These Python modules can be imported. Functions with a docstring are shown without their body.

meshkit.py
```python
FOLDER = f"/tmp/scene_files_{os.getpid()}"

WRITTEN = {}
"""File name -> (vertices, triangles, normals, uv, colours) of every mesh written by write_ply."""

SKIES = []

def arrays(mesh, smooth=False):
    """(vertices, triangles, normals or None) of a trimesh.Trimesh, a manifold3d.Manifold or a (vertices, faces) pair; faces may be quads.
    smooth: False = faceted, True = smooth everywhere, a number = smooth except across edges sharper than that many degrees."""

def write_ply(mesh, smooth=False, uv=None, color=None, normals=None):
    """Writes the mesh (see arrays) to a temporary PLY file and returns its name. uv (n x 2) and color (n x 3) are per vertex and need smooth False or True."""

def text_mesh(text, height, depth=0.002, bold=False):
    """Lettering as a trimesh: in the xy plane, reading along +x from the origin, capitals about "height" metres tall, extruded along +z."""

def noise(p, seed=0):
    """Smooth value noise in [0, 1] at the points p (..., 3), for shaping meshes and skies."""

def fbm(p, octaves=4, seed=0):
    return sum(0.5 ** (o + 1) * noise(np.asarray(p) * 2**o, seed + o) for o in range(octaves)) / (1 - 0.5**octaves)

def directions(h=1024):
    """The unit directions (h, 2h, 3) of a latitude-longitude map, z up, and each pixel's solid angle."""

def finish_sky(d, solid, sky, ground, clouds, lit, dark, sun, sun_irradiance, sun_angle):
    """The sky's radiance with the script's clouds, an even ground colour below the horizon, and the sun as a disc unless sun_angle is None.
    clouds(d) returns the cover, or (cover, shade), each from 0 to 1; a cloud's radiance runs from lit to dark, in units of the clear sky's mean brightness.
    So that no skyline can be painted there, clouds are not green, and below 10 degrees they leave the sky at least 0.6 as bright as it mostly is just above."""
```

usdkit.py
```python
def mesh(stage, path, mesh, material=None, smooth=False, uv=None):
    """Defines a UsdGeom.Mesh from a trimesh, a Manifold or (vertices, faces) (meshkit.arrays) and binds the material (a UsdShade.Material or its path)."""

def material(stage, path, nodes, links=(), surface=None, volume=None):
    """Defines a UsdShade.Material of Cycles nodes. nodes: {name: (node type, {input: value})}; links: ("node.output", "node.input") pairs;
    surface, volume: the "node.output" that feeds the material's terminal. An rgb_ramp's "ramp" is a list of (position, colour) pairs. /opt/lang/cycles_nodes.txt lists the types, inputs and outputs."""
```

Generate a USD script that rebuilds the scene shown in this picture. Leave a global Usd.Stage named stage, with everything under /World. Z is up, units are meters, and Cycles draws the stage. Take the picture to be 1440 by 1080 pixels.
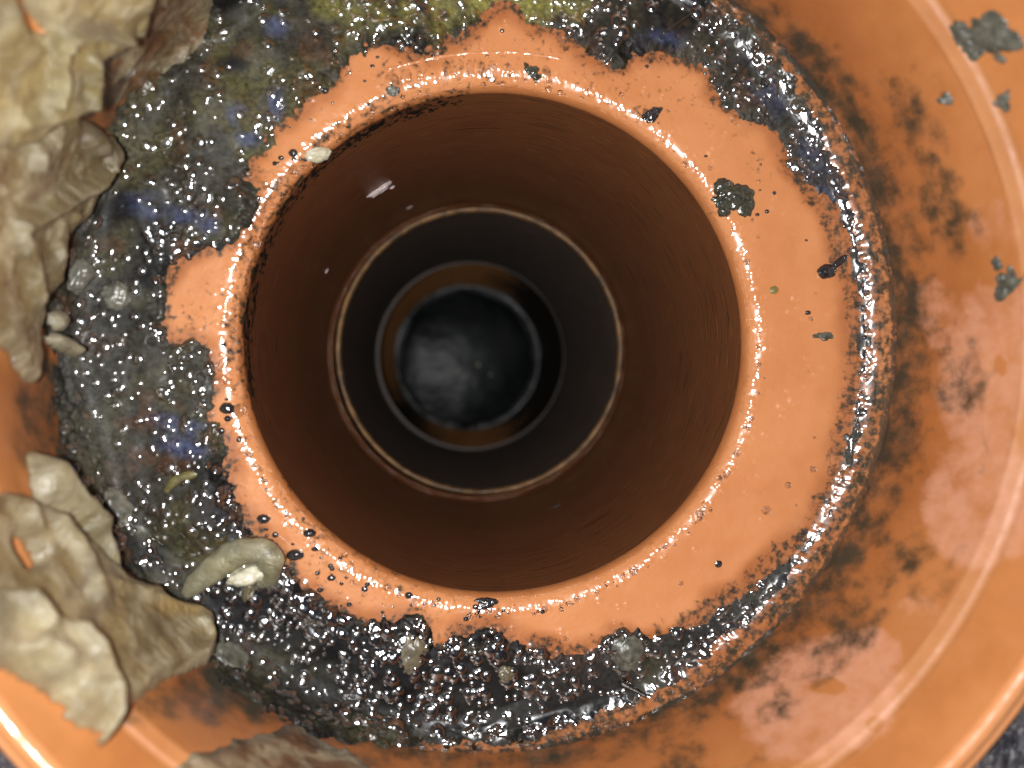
import math, numpy as np, trimesh, usdkit, meshkit
from pxr import Usd, UsdGeom, UsdLux, UsdShade, Gf, Sdf, Vt
from scipy import ndimage
from scipy.spatial import cKDTree

stage = Usd.Stage.CreateInMemory()
UsdGeom.SetStageUpAxis(stage, UsdGeom.Tokens.z)
UsdGeom.SetStageMetersPerUnit(stage, 1.0)
W = UsdGeom.Xform.Define(stage, '/World')
stage.SetDefaultPrim(W.GetPrim())
UsdGeom.Scope.Define(stage, '/World/Looks')
rng = np.random.default_rng(7)

# ------------------------------------------------------------------ camera, lamp, air
FPX = 1100.0                                  # focal length in pixels of a 1440 pixel wide picture
CAM = np.array([-.0113, -.0053, .170])        # the ledge of the fitting lies at z = 0
_d = np.array([-90 / FPX, 23 / FPX, 1.0]); _d /= np.linalg.norm(_d)   # where straight down lies in the picture (right, up, forward)
_a = np.array([0, 0, 1.0]); _v = np.cross(_d, _a); _c = float(_d @ _a)
_K = np.array([[0, -_v[2], _v[1]], [_v[2], 0, -_v[0]], [-_v[1], _v[0], 0]])
_R = np.eye(3) + _K + _K @ _K / (1 + _c)      # turns _d onto (0,0,1)
_FLIP = np.diag([1, 1, -1.0])                 # (right, up, forward) to world x, y, -z
B = _FLIP @ _R                                # camera axes in the world, as columns
RIGHT, UP, FWD = B[:, 0], B[:, 1], B[:, 2]
cam = UsdGeom.Camera.Define(stage, '/World/camera')
_m = np.eye(4); _m[0, :3] = RIGHT; _m[1, :3] = UP; _m[2, :3] = -FWD; _m[3, :3] = CAM
cam.AddTransformOp().Set(Gf.Matrix4d(*_m.ravel().tolist()))
cam.CreateFocalLengthAttr(4.2)
cam.CreateHorizontalApertureAttr(4.2 * 1440 / FPX)
cam.CreateVerticalApertureAttr(4.2 * 1080 / FPX)
cam.CreateFStopAttr(1.35)
cam.CreateFocusDistanceAttr(0.194)
cam.CreateClippingRangeAttr(Gf.Vec2f(0.005, 20))
cam.CreateExposureAttr(0.6)

def project(p):
    q = (np.asarray(p, float) - CAM) @ B
    return np.stack([720 + FPX * q[..., 0] / q[..., 2], 540 - FPX * q[..., 1] / q[..., 2]], -1)

lamp = UsdLux.SphereLight.Define(stage, '/World/torch_light')      # the torch held beside the lens
lamp.CreateRadiusAttr(0.0045); lamp.CreateNormalizeAttr(True)
lamp.CreateIntensityAttr(0.42); lamp.CreateColorAttr(Gf.Vec3f(1.0, .985, .975))
lamp.AddTranslateOp().Set(Gf.Vec3d(CAM[0] - .013, CAM[1] - .003, CAM[2] + .004))

def setkeys(p, label=None, cat=None, group=None, kind=None):
    p = p.GetPrim() if hasattr(p, 'GetPrim') else p
    for k, v in (('label', label), ('category', cat), ('group', group), ('kind', kind)):
        if v: p.SetCustomDataByKey(k, v)
    return p

M = {}
def mat(name, nodes, links, surface='p.BSDF'):
    M[name] = usdkit.material(stage, '/World/Looks/' + name, nodes, links, surface=surface); return M[name]

usdkit.material(stage, '/World/Looks/daylight', {'b': ('background_shader', {'color': (.50, .62, 1.0), 'strength': .035})}, [], surface='b.background')
dome = UsdLux.DomeLight.Define(stage, '/World/sky'); dome.CreateIntensityAttr(1.0)
UsdShade.MaterialBindingAPI.Apply(dome.GetPrim()).Bind(M.get('daylight') or UsdShade.Material.Get(stage, '/World/Looks/daylight'))
setkeys(dome, 'faint blue daylight over the open manhole', kind='structure')

# ------------------------------------------------------------------ materials
POS = {'g': ('geometry', {})}
def noise(scale, detail=4, rough=.55, **k): return ('noise_texture', {'scale': scale, 'detail': detail, 'roughness': rough, **k})
def msm(a, b, lo=0, hi=1, t='smoothstep'): return ('map_range', {'range_type': t, 'from_min': a, 'from_max': b, 'to_min': lo, 'to_max': hi, 'clamp': True})

def orange(name, c1, c2, rough=(.22, .42), bump=.25, dirt=(.022, .020, .014), dirt2=(.050, .040, .022), bscale=900, soft=(.44, .66), nz=620, coat=0):
    nodes = {**POS, 'm': ('attribute', {'attribute': 'mask'}), 's': ('separate_color', {}),
        'n1': noise(55, 5), 'r1': msm(.35, .68), 'base': ('mix_color', {'a': c1, 'b': c2}),
        'n2': noise(nz, 7, .62), 'o': ('math', {'math_type': 'multiply_add', 'value2': 1.35, 'value3': -.675}), 'dsum': ('math', {'math_type': 'add'}), 'df': msm(*soft),
        'n3': noise(210, 5), 'dm': ('mix_color', {'a': dirt, 'b': dirt2}),
        'c1': ('mix_color', {}), 'n4': noise(330, 6, .6), 'o4': ('math', {'math_type': 'multiply_add', 'value2': .7, 'value3': -.35}), 'gs': ('math', {'math_type': 'add'}), 'gf': msm(.28, .80, 0, .58),
        'c2': ('mix_color', {'b': (.63, .325, .215)}),
        'c3': ('mix_color', {'blend_type': 'multiply', 'b': (.62, .52, .42)}), 'wf': ('math', {'math_type': 'multiply', 'value2': 1.0}),
        'rr': msm(0.3, .7, rough[0], rough[1]), 'bn': noise(bscale, 3, .5), 'bp': ('bump', {'strength': bump, 'distance': .0004}),
        'cw': msm(.10, .25, 0, coat), 'n7': noise(420, 2), 'p': ('principled_bsdf', {'specular_ior_level': .4, 'coat_ior': 2.2, 'coat_roughness': .15})}
    links = [('g.position', n + '.vector') for n in ('n1', 'n2', 'n3', 'n4', 'bn', 'n7')] + [('n7.fac', 'cw.value'), ('cw.result', 'p.coat_weight'),
        ('m.color', 's.color'), ('n1.fac', 'r1.value'), ('r1.result', 'base.fac'),
        ('n2.fac', 'o.value1'), ('o.value', 'dsum.value1'), ('s.r', 'dsum.value2'), ('dsum.value', 'df.value'),
        ('n3.fac', 'dm.fac'), ('n4.fac', 'o4.value1'), ('o4.value', 'gs.value1'), ('s.g', 'gs.value2'), ('gs.value', 'gf.value'),
        ('base.result', 'c3.a'), ('s.b', 'wf.value1'), ('wf.value', 'c3.fac'),
        ('c3.result', 'c2.a'), ('gf.result', 'c2.fac'), ('c2.result', 'c1.a'), ('dm.result', 'c1.b'), ('df.result', 'c1.fac'),
        ('c1.result', 'p.base_color'), ('n3.fac', 'rr.value'), ('rr.result', 'p.roughness'), ('bn.fac', 'bp.height'), ('bp.normal', 'p.normal')]
    return mat(name, nodes, links)

orange('orange_plastic', (.64, .265, .100), (.58, .228, .080), rough=(.25, .48), coat=.9, soft=(.40, .74))
orange('orange_ridge', (.44, .185, .065), (.36, .14, .045), rough=(.45, .62), bump=.15, soft=(.30, .95), nz=230)
orange('orange_wall', (.47, .188, .062), (.39, .145, .043), rough=(.28, .5), bump=.15, soft=(.30, .95), nz=230)
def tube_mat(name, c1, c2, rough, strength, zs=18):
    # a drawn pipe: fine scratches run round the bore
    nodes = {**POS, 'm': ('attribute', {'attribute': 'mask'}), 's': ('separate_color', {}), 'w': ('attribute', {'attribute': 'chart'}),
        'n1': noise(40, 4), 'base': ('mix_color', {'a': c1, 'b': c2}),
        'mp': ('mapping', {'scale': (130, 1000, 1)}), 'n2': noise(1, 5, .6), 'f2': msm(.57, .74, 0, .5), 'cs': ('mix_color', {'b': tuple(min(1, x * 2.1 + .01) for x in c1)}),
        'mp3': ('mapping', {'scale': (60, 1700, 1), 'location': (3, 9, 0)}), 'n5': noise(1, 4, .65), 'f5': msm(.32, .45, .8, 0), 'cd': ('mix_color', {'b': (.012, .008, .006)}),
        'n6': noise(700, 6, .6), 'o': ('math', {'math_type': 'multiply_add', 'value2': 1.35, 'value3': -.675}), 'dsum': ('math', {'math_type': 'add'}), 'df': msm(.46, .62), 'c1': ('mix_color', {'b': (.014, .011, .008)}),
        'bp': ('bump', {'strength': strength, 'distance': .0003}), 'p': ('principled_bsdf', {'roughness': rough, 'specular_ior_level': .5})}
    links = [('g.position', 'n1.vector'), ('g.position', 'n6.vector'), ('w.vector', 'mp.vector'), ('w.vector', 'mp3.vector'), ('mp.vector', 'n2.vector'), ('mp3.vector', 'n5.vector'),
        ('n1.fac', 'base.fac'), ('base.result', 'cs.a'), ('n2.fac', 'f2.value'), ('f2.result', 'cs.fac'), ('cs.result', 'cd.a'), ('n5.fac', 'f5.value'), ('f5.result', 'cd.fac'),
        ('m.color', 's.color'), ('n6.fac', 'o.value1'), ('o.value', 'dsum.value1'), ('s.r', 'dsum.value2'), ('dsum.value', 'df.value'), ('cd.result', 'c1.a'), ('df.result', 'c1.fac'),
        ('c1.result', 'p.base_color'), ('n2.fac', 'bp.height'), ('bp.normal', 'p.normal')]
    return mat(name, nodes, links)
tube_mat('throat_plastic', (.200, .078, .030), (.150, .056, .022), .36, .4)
tube_mat('lower_plastic', (.135, .098, .074), (.070, .056, .048), .5, .6)
tube_mat('deep_plastic', (.62, .28, .09), (.42, .19, .06), .5, .3)

def plain(name, c1, c2, scale=300, rough=.3, bump=.3, bscale=900, dist=.0004, spec=.5, coat=0, extra={}):
    return mat(name, {**POS, 'n': noise(scale, 6, .6), 'r': msm(.32, .68), 'c': ('mix_color', {'a': c1, 'b': c2}), 'bn': noise(bscale, 4), 'bp': ('bump', {'strength': bump, 'distance': dist}),
        'p': ('principled_bsdf', {'roughness': rough, 'specular_ior_level': spec, 'coat_weight': coat, 'coat_roughness': .12, **extra})},
        [('g.position', 'n.vector'), ('g.position', 'bn.vector'), ('n.fac', 'r.value'), ('r.result', 'c.fac'), ('c.result', 'p.base_color'), ('bn.fac', 'bp.height'), ('bp.normal', 'p.normal')])

mat('sludge', {**POS, 'm': ('attribute', {'attribute': 'mask'}), 's': ('separate_color', {}), 'gl': msm(.05, .5), 'rm': ('mix_float', {'b': .17}), 't': ('attribute', {'attribute': 'tint'}), 'n': noise(900, 7, .72), 'r': msm(.30, .72, .15, 1.9, 'linear'), 'h': ('hsv', {'saturation': .92}), 'n2': noise(330, 4), 'rr': msm(.30, .50, .34, .6),
    'bn': noise(900, 3, .5), 'bp': ('bump', {'strength': .22, 'distance': .0003}), 'sp': ('mix_float', {'a': .07, 'b': 1.0}), 'p': ('principled_bsdf', {'ior': 2.1})},
    [('g.position', 'n.vector'), ('g.position', 'n2.vector'), ('g.position', 'bn.vector'), ('n.fac', 'r.value'), ('t.color', 'h.color'), ('r.result', 'h.value'), ('h.color', 'p.base_color'),
     ('n2.fac', 'rr.value'), ('rr.result', 'rm.a'), ('m.color', 's.color'), ('s.r', 'gl.value'), ('gl.result', 'rm.fac'), ('gl.result', 'sp.fac'), ('sp.result', 'p.specular_ior_level'), ('rm.result', 'p.roughness'), ('bn.fac', 'bp.height'), ('bp.normal', 'p.normal')])
mat('wet_tissue', {**POS, 't': ('attribute', {'attribute': 'tint'}), 'n': noise(190, 7, .65, distortion=.6), 'r': msm(.25, .75, .50, 1.35, 'linear'), 'h': ('hsv', {}), 'n2': noise(140, 4), 'rr': msm(.38, .58, .20, .52),
    'bn': noise(260, 6, .6, distortion=1.2), 'bp': ('bump', {'strength': .75, 'distance': .0012}), 'p': ('principled_bsdf', {'specular_ior_level': .58, 'subsurface_weight': .45, 'subsurface_scale': .0022, 'subsurface_radius': (1.0, .75, .45)})},
    [('g.position', 'n.vector'), ('g.position', 'n2.vector'), ('g.position', 'bn.vector'), ('n.fac', 'r.value'), ('t.color', 'h.color'), ('r.result', 'h.value'), ('h.color', 'p.base_color'),
     ('n2.fac', 'rr.value'), ('rr.result', 'p.roughness'), ('bn.fac', 'bp.height'), ('bp.normal', 'p.normal')])
plain('rim_plastic', (.33, .175, .065), (.085, .05, .025), 130, .38, .35)
plain('black_slime', (.010, .010, .014), (.030, .030, .030), 900, .16, .25, 1600, .0003, .9)
plain('green_slime', (.018, .022, .020), (.060, .062, .040), 900, .17, .3, 1400, .0003, .9)
plain('grey_grime', (.12, .12, .092), (.045, .046, .036), 500, .3, .4, 1300, .0004, .6)
plain('pale_lump', (.15, .125, .075), (.06, .055, .038), 420, .26, .4, 900, .0005, .7)
plain('grey_lump', (.16, .155, .12), (.09, .09, .075), 420, .25, .4, 900, .0005, .7)
plain('white_lump', (.62, .60, .48), (.45, .42, .28), 500, .22, .2, 900, .0003, .7)
plain('yellow_fibre', (.15, .13, .045), (.08, .07, .03), 500, .3, .4)
plain('twig_bark', (.012, .010, .008), (.03, .022, .016), 700, .35, .5)
plain('leaf_fleck', (.16, .16, .04), (.22, .15, .05), 700, .3, .3)
plain('wet_soil', (.17, .15, .15), (.04, .038, .045), 120, .16, 1.0, 420, .003, 1.0)
plain('mould_mark', (.34, .13, .045), (.09, .065, .035), 800, .3, .4)
plain('lime_scale', (.62, .33, .225), (.50, .22, .10), 130, .34, .2, 700, .0003, .6)
plain('flake_white', (.60, .52, .50), (.45, .36, .34), 500, .3, .3)
mat('clear_water', {'p': ('principled_bsdf', {'base_color': (1, 1, 1), 'roughness': .12, 'ior': 1.33, 'transmission_weight': 1.0, 'specular_ior_level': .8})}, [])
mat('foul_water', {**POS, 'm': ('attribute', {'attribute': 'mask'}), 's': ('separate_color', {}), 'n': noise(70, 6, .6, distortion=.8), 'a': ('math', {'math_type': 'multiply'}), 'r': msm(.15, .75), 'c': ('mix_color', {'a': (.003, .004, .005), 'b': (.06, .07, .07)}),
    'n2': noise(45, 3), 'bp': ('bump', {'strength': .2, 'distance': .002}), 'p': ('principled_bsdf', {'roughness': .20, 'specular_ior_level': .025})},
    [('g.position', 'n.vector'), ('g.position', 'n2.vector'), ('m.color', 's.color'), ('n.fac', 'a.value1'), ('s.r', 'a.value2'), ('a.value', 'r.value'), ('r.result', 'c.fac'), ('c.result', 'p.base_color'), ('n2.fac', 'bp.height'), ('bp.normal', 'p.normal')])

# ------------------------------------------------------------------ helpers
_used = {}
def path_for(name, parent='/World'):
    parent = str(parent.GetPath()) if hasattr(parent, 'GetPath') else parent
    k = (parent, name); n = _used.get(k, 0); _used[k] = n + 1
    return f'{parent}/{name}' + (f'_{n:03d}' if n else '')

def vnormals(v, f):
    n = np.zeros_like(v); fn = np.cross(v[f[:, 1]] - v[f[:, 0]], v[f[:, 2]] - v[f[:, 0]])
    for k in range(3): np.add.at(n, f[:, k], fn)
    return n / np.maximum(np.linalg.norm(n, axis=1, keepdims=True), 1e-12)

def put(name, v, f, material, parent='/World', normals=None, colors=None, smooth=True):
    """one Mesh prim; colors: {primvar name: n x 3}"""
    v = np.asarray(v, float); f = np.asarray(f, int)
    if len(f) == 0: raise ValueError('empty mesh ' + name)
    m = UsdGeom.Mesh.Define(stage, path_for(name, parent))
    m.CreatePointsAttr(Vt.Vec3fArray.FromNumpy(v.astype(np.float32)))
    m.CreateFaceVertexCountsAttr(Vt.IntArray.FromNumpy(np.full(len(f), 3, np.int32)))
    m.CreateFaceVertexIndicesAttr(Vt.IntArray.FromNumpy(f.astype(np.int32).ravel()))
    m.CreateSubdivisionSchemeAttr('none')
    if smooth:
        n = vnormals(v, f) if normals is None else normals
        m.CreateNormalsAttr(Vt.Vec3fArray.FromNumpy(np.asarray(n, np.float32))); m.SetNormalsInterpolation('vertex')
    for k, c in (colors or {}).items():
        UsdGeom.PrimvarsAPI(m).CreatePrimvar(k, Sdf.ValueTypeNames.Color3fArray, 'vertex').Set(Vt.Vec3fArray.FromNumpy(np.ascontiguousarray(c, np.float32)))
    UsdShade.MaterialBindingAPI.Apply(m.GetPrim()).Bind(M[material])
    return m.GetPrim()

def thing(name, label, cat, group=None, kind=None, loc=(0, 0, 0)):
    x = UsdGeom.Xform.Define(stage, path_for(name)); x.AddTranslateOp().Set(Gf.Vec3d(*map(float, loc)))
    return setkeys(x, label, cat, group, kind)

def sm(x, a, b):
    t = np.clip((x - a) / (b - a), 0, 1); return t * t * (3 - 2 * t)

def resample(prof, ds):
    p = np.asarray(prof, float); L = np.r_[0, np.cumsum(np.linalg.norm(np.diff(p, axis=0), axis=1))]
    n = max(2, int(round(L[-1] / ds)) + 1); s = np.linspace(0, L[-1], n)
    return np.stack([np.interp(s, L, p[:, 0]), np.interp(s, L, p[:, 1])], 1), s

def arc(cx, cz, r, a0, a1, n=10):
    a = np.radians(np.linspace(a0, a1, n)); return [(cx + r * math.cos(t), cz + r * math.sin(t)) for t in a]

def ecc(r, z):
    """the outer socket sits a little off the throat's axis"""
    k = sm(r, .060, .083) * (z > -.003); u = sm(z, .006, .036)
    return np.stack([-.0016 * k + .0040 * u, .0011 * k - .0012 * u], -1)

def revolve(prof, n, t0=0., t1=2 * np.pi, shift=ecc):
    """grid of points (theta, s) of a profile (r, z) turned round the z axis; returns v (n, k, 3), base normals"""
    closed = abs(t1 - t0 - 2 * np.pi) < 1e-9
    th = np.linspace(t0, t1, n, endpoint=not closed)
    r, z = prof[:, 0], prof[:, 1]
    off = shift(r, z) if shift is not None else np.zeros((len(r), 2))
    v = np.stack([np.cos(th)[:, None] * r + off[:, 0], np.sin(th)[:, None] * r + off[:, 1], np.broadcast_to(z, (n, len(r)))], -1)
    t = np.gradient(prof, axis=0); t /= np.maximum(np.linalg.norm(t, axis=1, keepdims=True), 1e-12)
    nr, nz = -t[:, 1], t[:, 0]       # profile runs outwards/upwards: the visible side is on its left
    nn = np.stack([np.cos(th)[:, None] * nr, np.sin(th)[:, None] * nr, np.broadcast_to(nz, (n, len(r)))], -1)
    return v, nn, th, closed

def gridfaces(n, k, closed):
    i = np.arange(n if closed else n - 1)[:, None]; j = np.arange(k - 1)[None]
    a, b = i * k + j, ((i + 1) % n) * k + j
    return np.stack([a, a + 1, b + 1, a, b + 1, b], -1).reshape(-1, 3)[:, ::-1]

def compact(v, f, *arrs):
    used = np.unique(f); m = np.full(len(v), -1); m[used] = np.arange(len(used))
    return (v[used], m[f]) + tuple(a[used] for a in arrs)

# signed distance (pixels of the 1440 wide picture, positive inside) of an outline traced on the surface
PAD, STEP = 260, 2
_gx = np.arange(-PAD, 1440 + PAD, STEP); _gy = np.arange(-PAD, 1080 + PAD, STEP)
def chaikin(p, it=2):
    p = np.asarray(p, float)
    for _ in range(it):
        q = np.roll(p, -1, 0); p = np.stack([.75 * p + .25 * q, .25 * p + .75 * q], 1).reshape(-1, 2)
    return p
def sdf(polys, holes=(), it=2):
    def ins(poly):
        p = chaikin(poly, it); out = np.zeros((len(_gy), len(_gx)), bool)
        X, Y = _gx[None, :], _gy[:, None]
        for (x0, y0), (x1, y1) in zip(p, np.roll(p, -1, 0)):
            if y0 == y1: continue
            rows = ((_gy >= min(y0, y1)) & (_gy < max(y0, y1)))
            if rows.any():
                xs = x0 + (_gy[rows] - y0) / (y1 - y0) * (x1 - x0)
                out[rows] ^= X < xs[:, None]
        return out
    m = np.zeros((len(_gy), len(_gx)), bool)
    for p in polys: m |= ins(p)
    for p in holes: m &= ~ins(p)
    return ((ndimage.distance_transform_edt(m) - ndimage.distance_transform_edt(~m)) * STEP).astype(np.float32)
def samp(field, px):
    return ndimage.map_coordinates(field, [(px[..., 1] + PAD) / STEP, (px[..., 0] + PAD) / STEP], order=1, mode='nearest')

def segdist(px, pts):
    d = np.full(px.shape[:-1], 1e9); pts = np.asarray(pts, float)
    for a, b in zip(pts[:-1], pts[1:]):
        ab = b - a; t = np.clip(((px - a) @ ab) / max(ab @ ab, 1e-9), 0, 1)
        d = np.minimum(d, np.linalg.norm(px - (a + t[..., None] * ab), axis=-1))
    return d

def fbm(p, scale, o=4, seed=0): return meshkit.fbm(np.asarray(p) * scale, o, seed)
def ridged(p, scale, o=4, seed=0):
    out, a, tot = 0, 1., 0
    for k in range(o):
        out = out + a * (1 - np.abs(2 * meshkit.noise(p * scale * 2 ** k + 7.3 * k, seed + k) - 1)); tot += a; a *= .5
    return out / tot

# ------------------------------------------------------------------ profiles (r, z), from the throat up and out to the rim
R_T = .0555                                              # throat
LIP = .0042
lip_arc = arc(R_T + LIP, -LIP, LIP, 180, 90, 14)
prof_throat = [(R_T - .0006, -.150), (R_T - .0004, -.09), (R_T, -.030), (R_T, -LIP)]
prof_ledge_flat = [(R_T + LIP, 0), (.0700, .0002), (.0812, .0008)]
FIL = .0065
prof_groove = arc(.0812, .0008 + FIL, FIL, -90, -4, 14)
prof_wall = [(prof_groove[-1][0], prof_groove[-1][1]), (.0893, .020), (.0905, .0355)]
prof_ridge = arc(.0905 + .0012, .0355, .0012, 180, 130, 4) + [(.0919, .0380)] + arc(.0913, .0393, .0015, -60, 0, 4)
prof_upper = [(.0928, .0393), (.0958, .0500)]
prof_rim = arc(.0958 + .0016, .0500, .0016, 180, 30, 12) + arc(.0990, .0500, .0012, 60, 0, 5) + [(.1002, .030)]

# where a line of sight through a pixel meets the fitting (to set small things on its surface)
_top = np.array(lip_arc + prof_ledge_flat[1:] + prof_groove[1:] + prof_wall[1:] + prof_ridge + prof_upper[1:] + prof_rim[:8])
_top = _top[np.argsort(_top[:, 0], kind='stable')]
def hit(px, py, tube=False):
    q = np.array([(px - 720) / FPX, (540 - py) / FPX, 1.0]); d = B @ q
    t = np.linspace(.05, .6, 40000)[:, None]; p = CAM + t * d
    r = np.hypot(p[:, 0], p[:, 1])
    if tube: k = np.argmax(r > R_T)
    else:
        off = ecc(r, np.interp(r, _top[:, 0], _top[:, 1])); r2 = np.hypot(p[:, 0] - off[:, 0], p[:, 1] - off[:, 1])
        k = np.argmax((p[:, 2] < np.interp(r2, _top[:, 0], _top[:, 1])) & (r2 > R_T))
    p = p[k]; th = math.atan2(p[1], p[0])
    if tube: n = np.array([-math.cos(th), -math.sin(th), 0])
    else:
        rr = np.hypot(p[0], p[1]); e = 4e-4
        s = (np.interp(rr + e, _top[:, 0], _top[:, 1]) - np.interp(rr - e, _top[:, 0], _top[:, 1])) / (2 * e)
        n = np.array([-s * math.cos(th), -s * math.sin(th), 1.0]); n /= np.linalg.norm(n)
    return p, n
MM = lambda px, d=.17: px * d / FPX                       # pixels at a depth, in metres

# ------------------------------------------------------------------ outlines traced on the surfaces
SL_IN = [(440,138),(483,117),(490,83),(507,72),(530,62),(573,63),(580,77),(620,75),(627,67),(637,43),(670,30),(680,13),(723,10),(737,30),(760,43),(777,37),(793,53),(817,63),(827,83),(853,100),(880,97),(887,77),(920,72),
    (942,83),(974,94),(992,105),(1014,144),(1025,166),(1064,173),(1090,191),(1108,231),(1126,267),(1151,289),(1165,314),(1173,347),(1176,365),(1190,400),(1194,480),(1190,560),(1180,620),(1165,680),(1140,725),(1115,758),(1075,795),(1028,834),(992,849),(963,874),(920,892),
    (907,893),(885,880),(863,890),(840,907),(800,912),(723,907),(705,895),(687,880),(665,893),(640,887),(627,907),(610,900),(607,868),(590,858),(573,863),(550,873),(507,877),(473,847),(440,833),(412,795),(392,765),(350,740),(330,690),(317,640),(318,610),(300,590),(303,547),(300,507),
    (277,470),(250,483),(233,470),(230,430),(240,387),(262,365),(293,360),(333,347),(353,310),(370,280),(355,260),(350,230),(383,213),(380,180),(433,143)]
SL_OUT = [(300,-60),(300,20),(290,70),(235,105),(195,130),(172,190),(165,240),(140,262),(115,310),(92,335),(78,400),(65,440),(95,480),(92,560),(105,640),(122,690),(160,740),(195,800),(240,838),(300,862),(312,940),(350,970),(385,995),(450,1022),(520,1035),(600,1036),(740,1028),(850,998),(930,955),(1000,922),(1075,855),(1130,800),(1160,745),(1195,660),(1212,560),(1222,470),(1218,400),(1208,310),(1175,215),(1115,125),(1045,55),(985,10),(975,-60)]
F_SL = np.minimum(sdf([SL_OUT]) + 17, -sdf([SL_IN]))
_vx, _vy = np.meshgrid(_gx, _gy)
def blob(px, c, r, soft=1.0, ang=0):
    rx, ry = (r, r) if np.ndim(r) == 0 else r
    d = px - np.asarray(c, float); a = math.radians(ang); x = d[..., 0] * math.cos(a) + d[..., 1] * math.sin(a); y = -d[..., 0] * math.sin(a) + d[..., 1] * math.cos(a)
    return 1 - sm(np.hypot(x / rx, y / ry), 1 - soft * .6, 1 + soft * .4)

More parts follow.
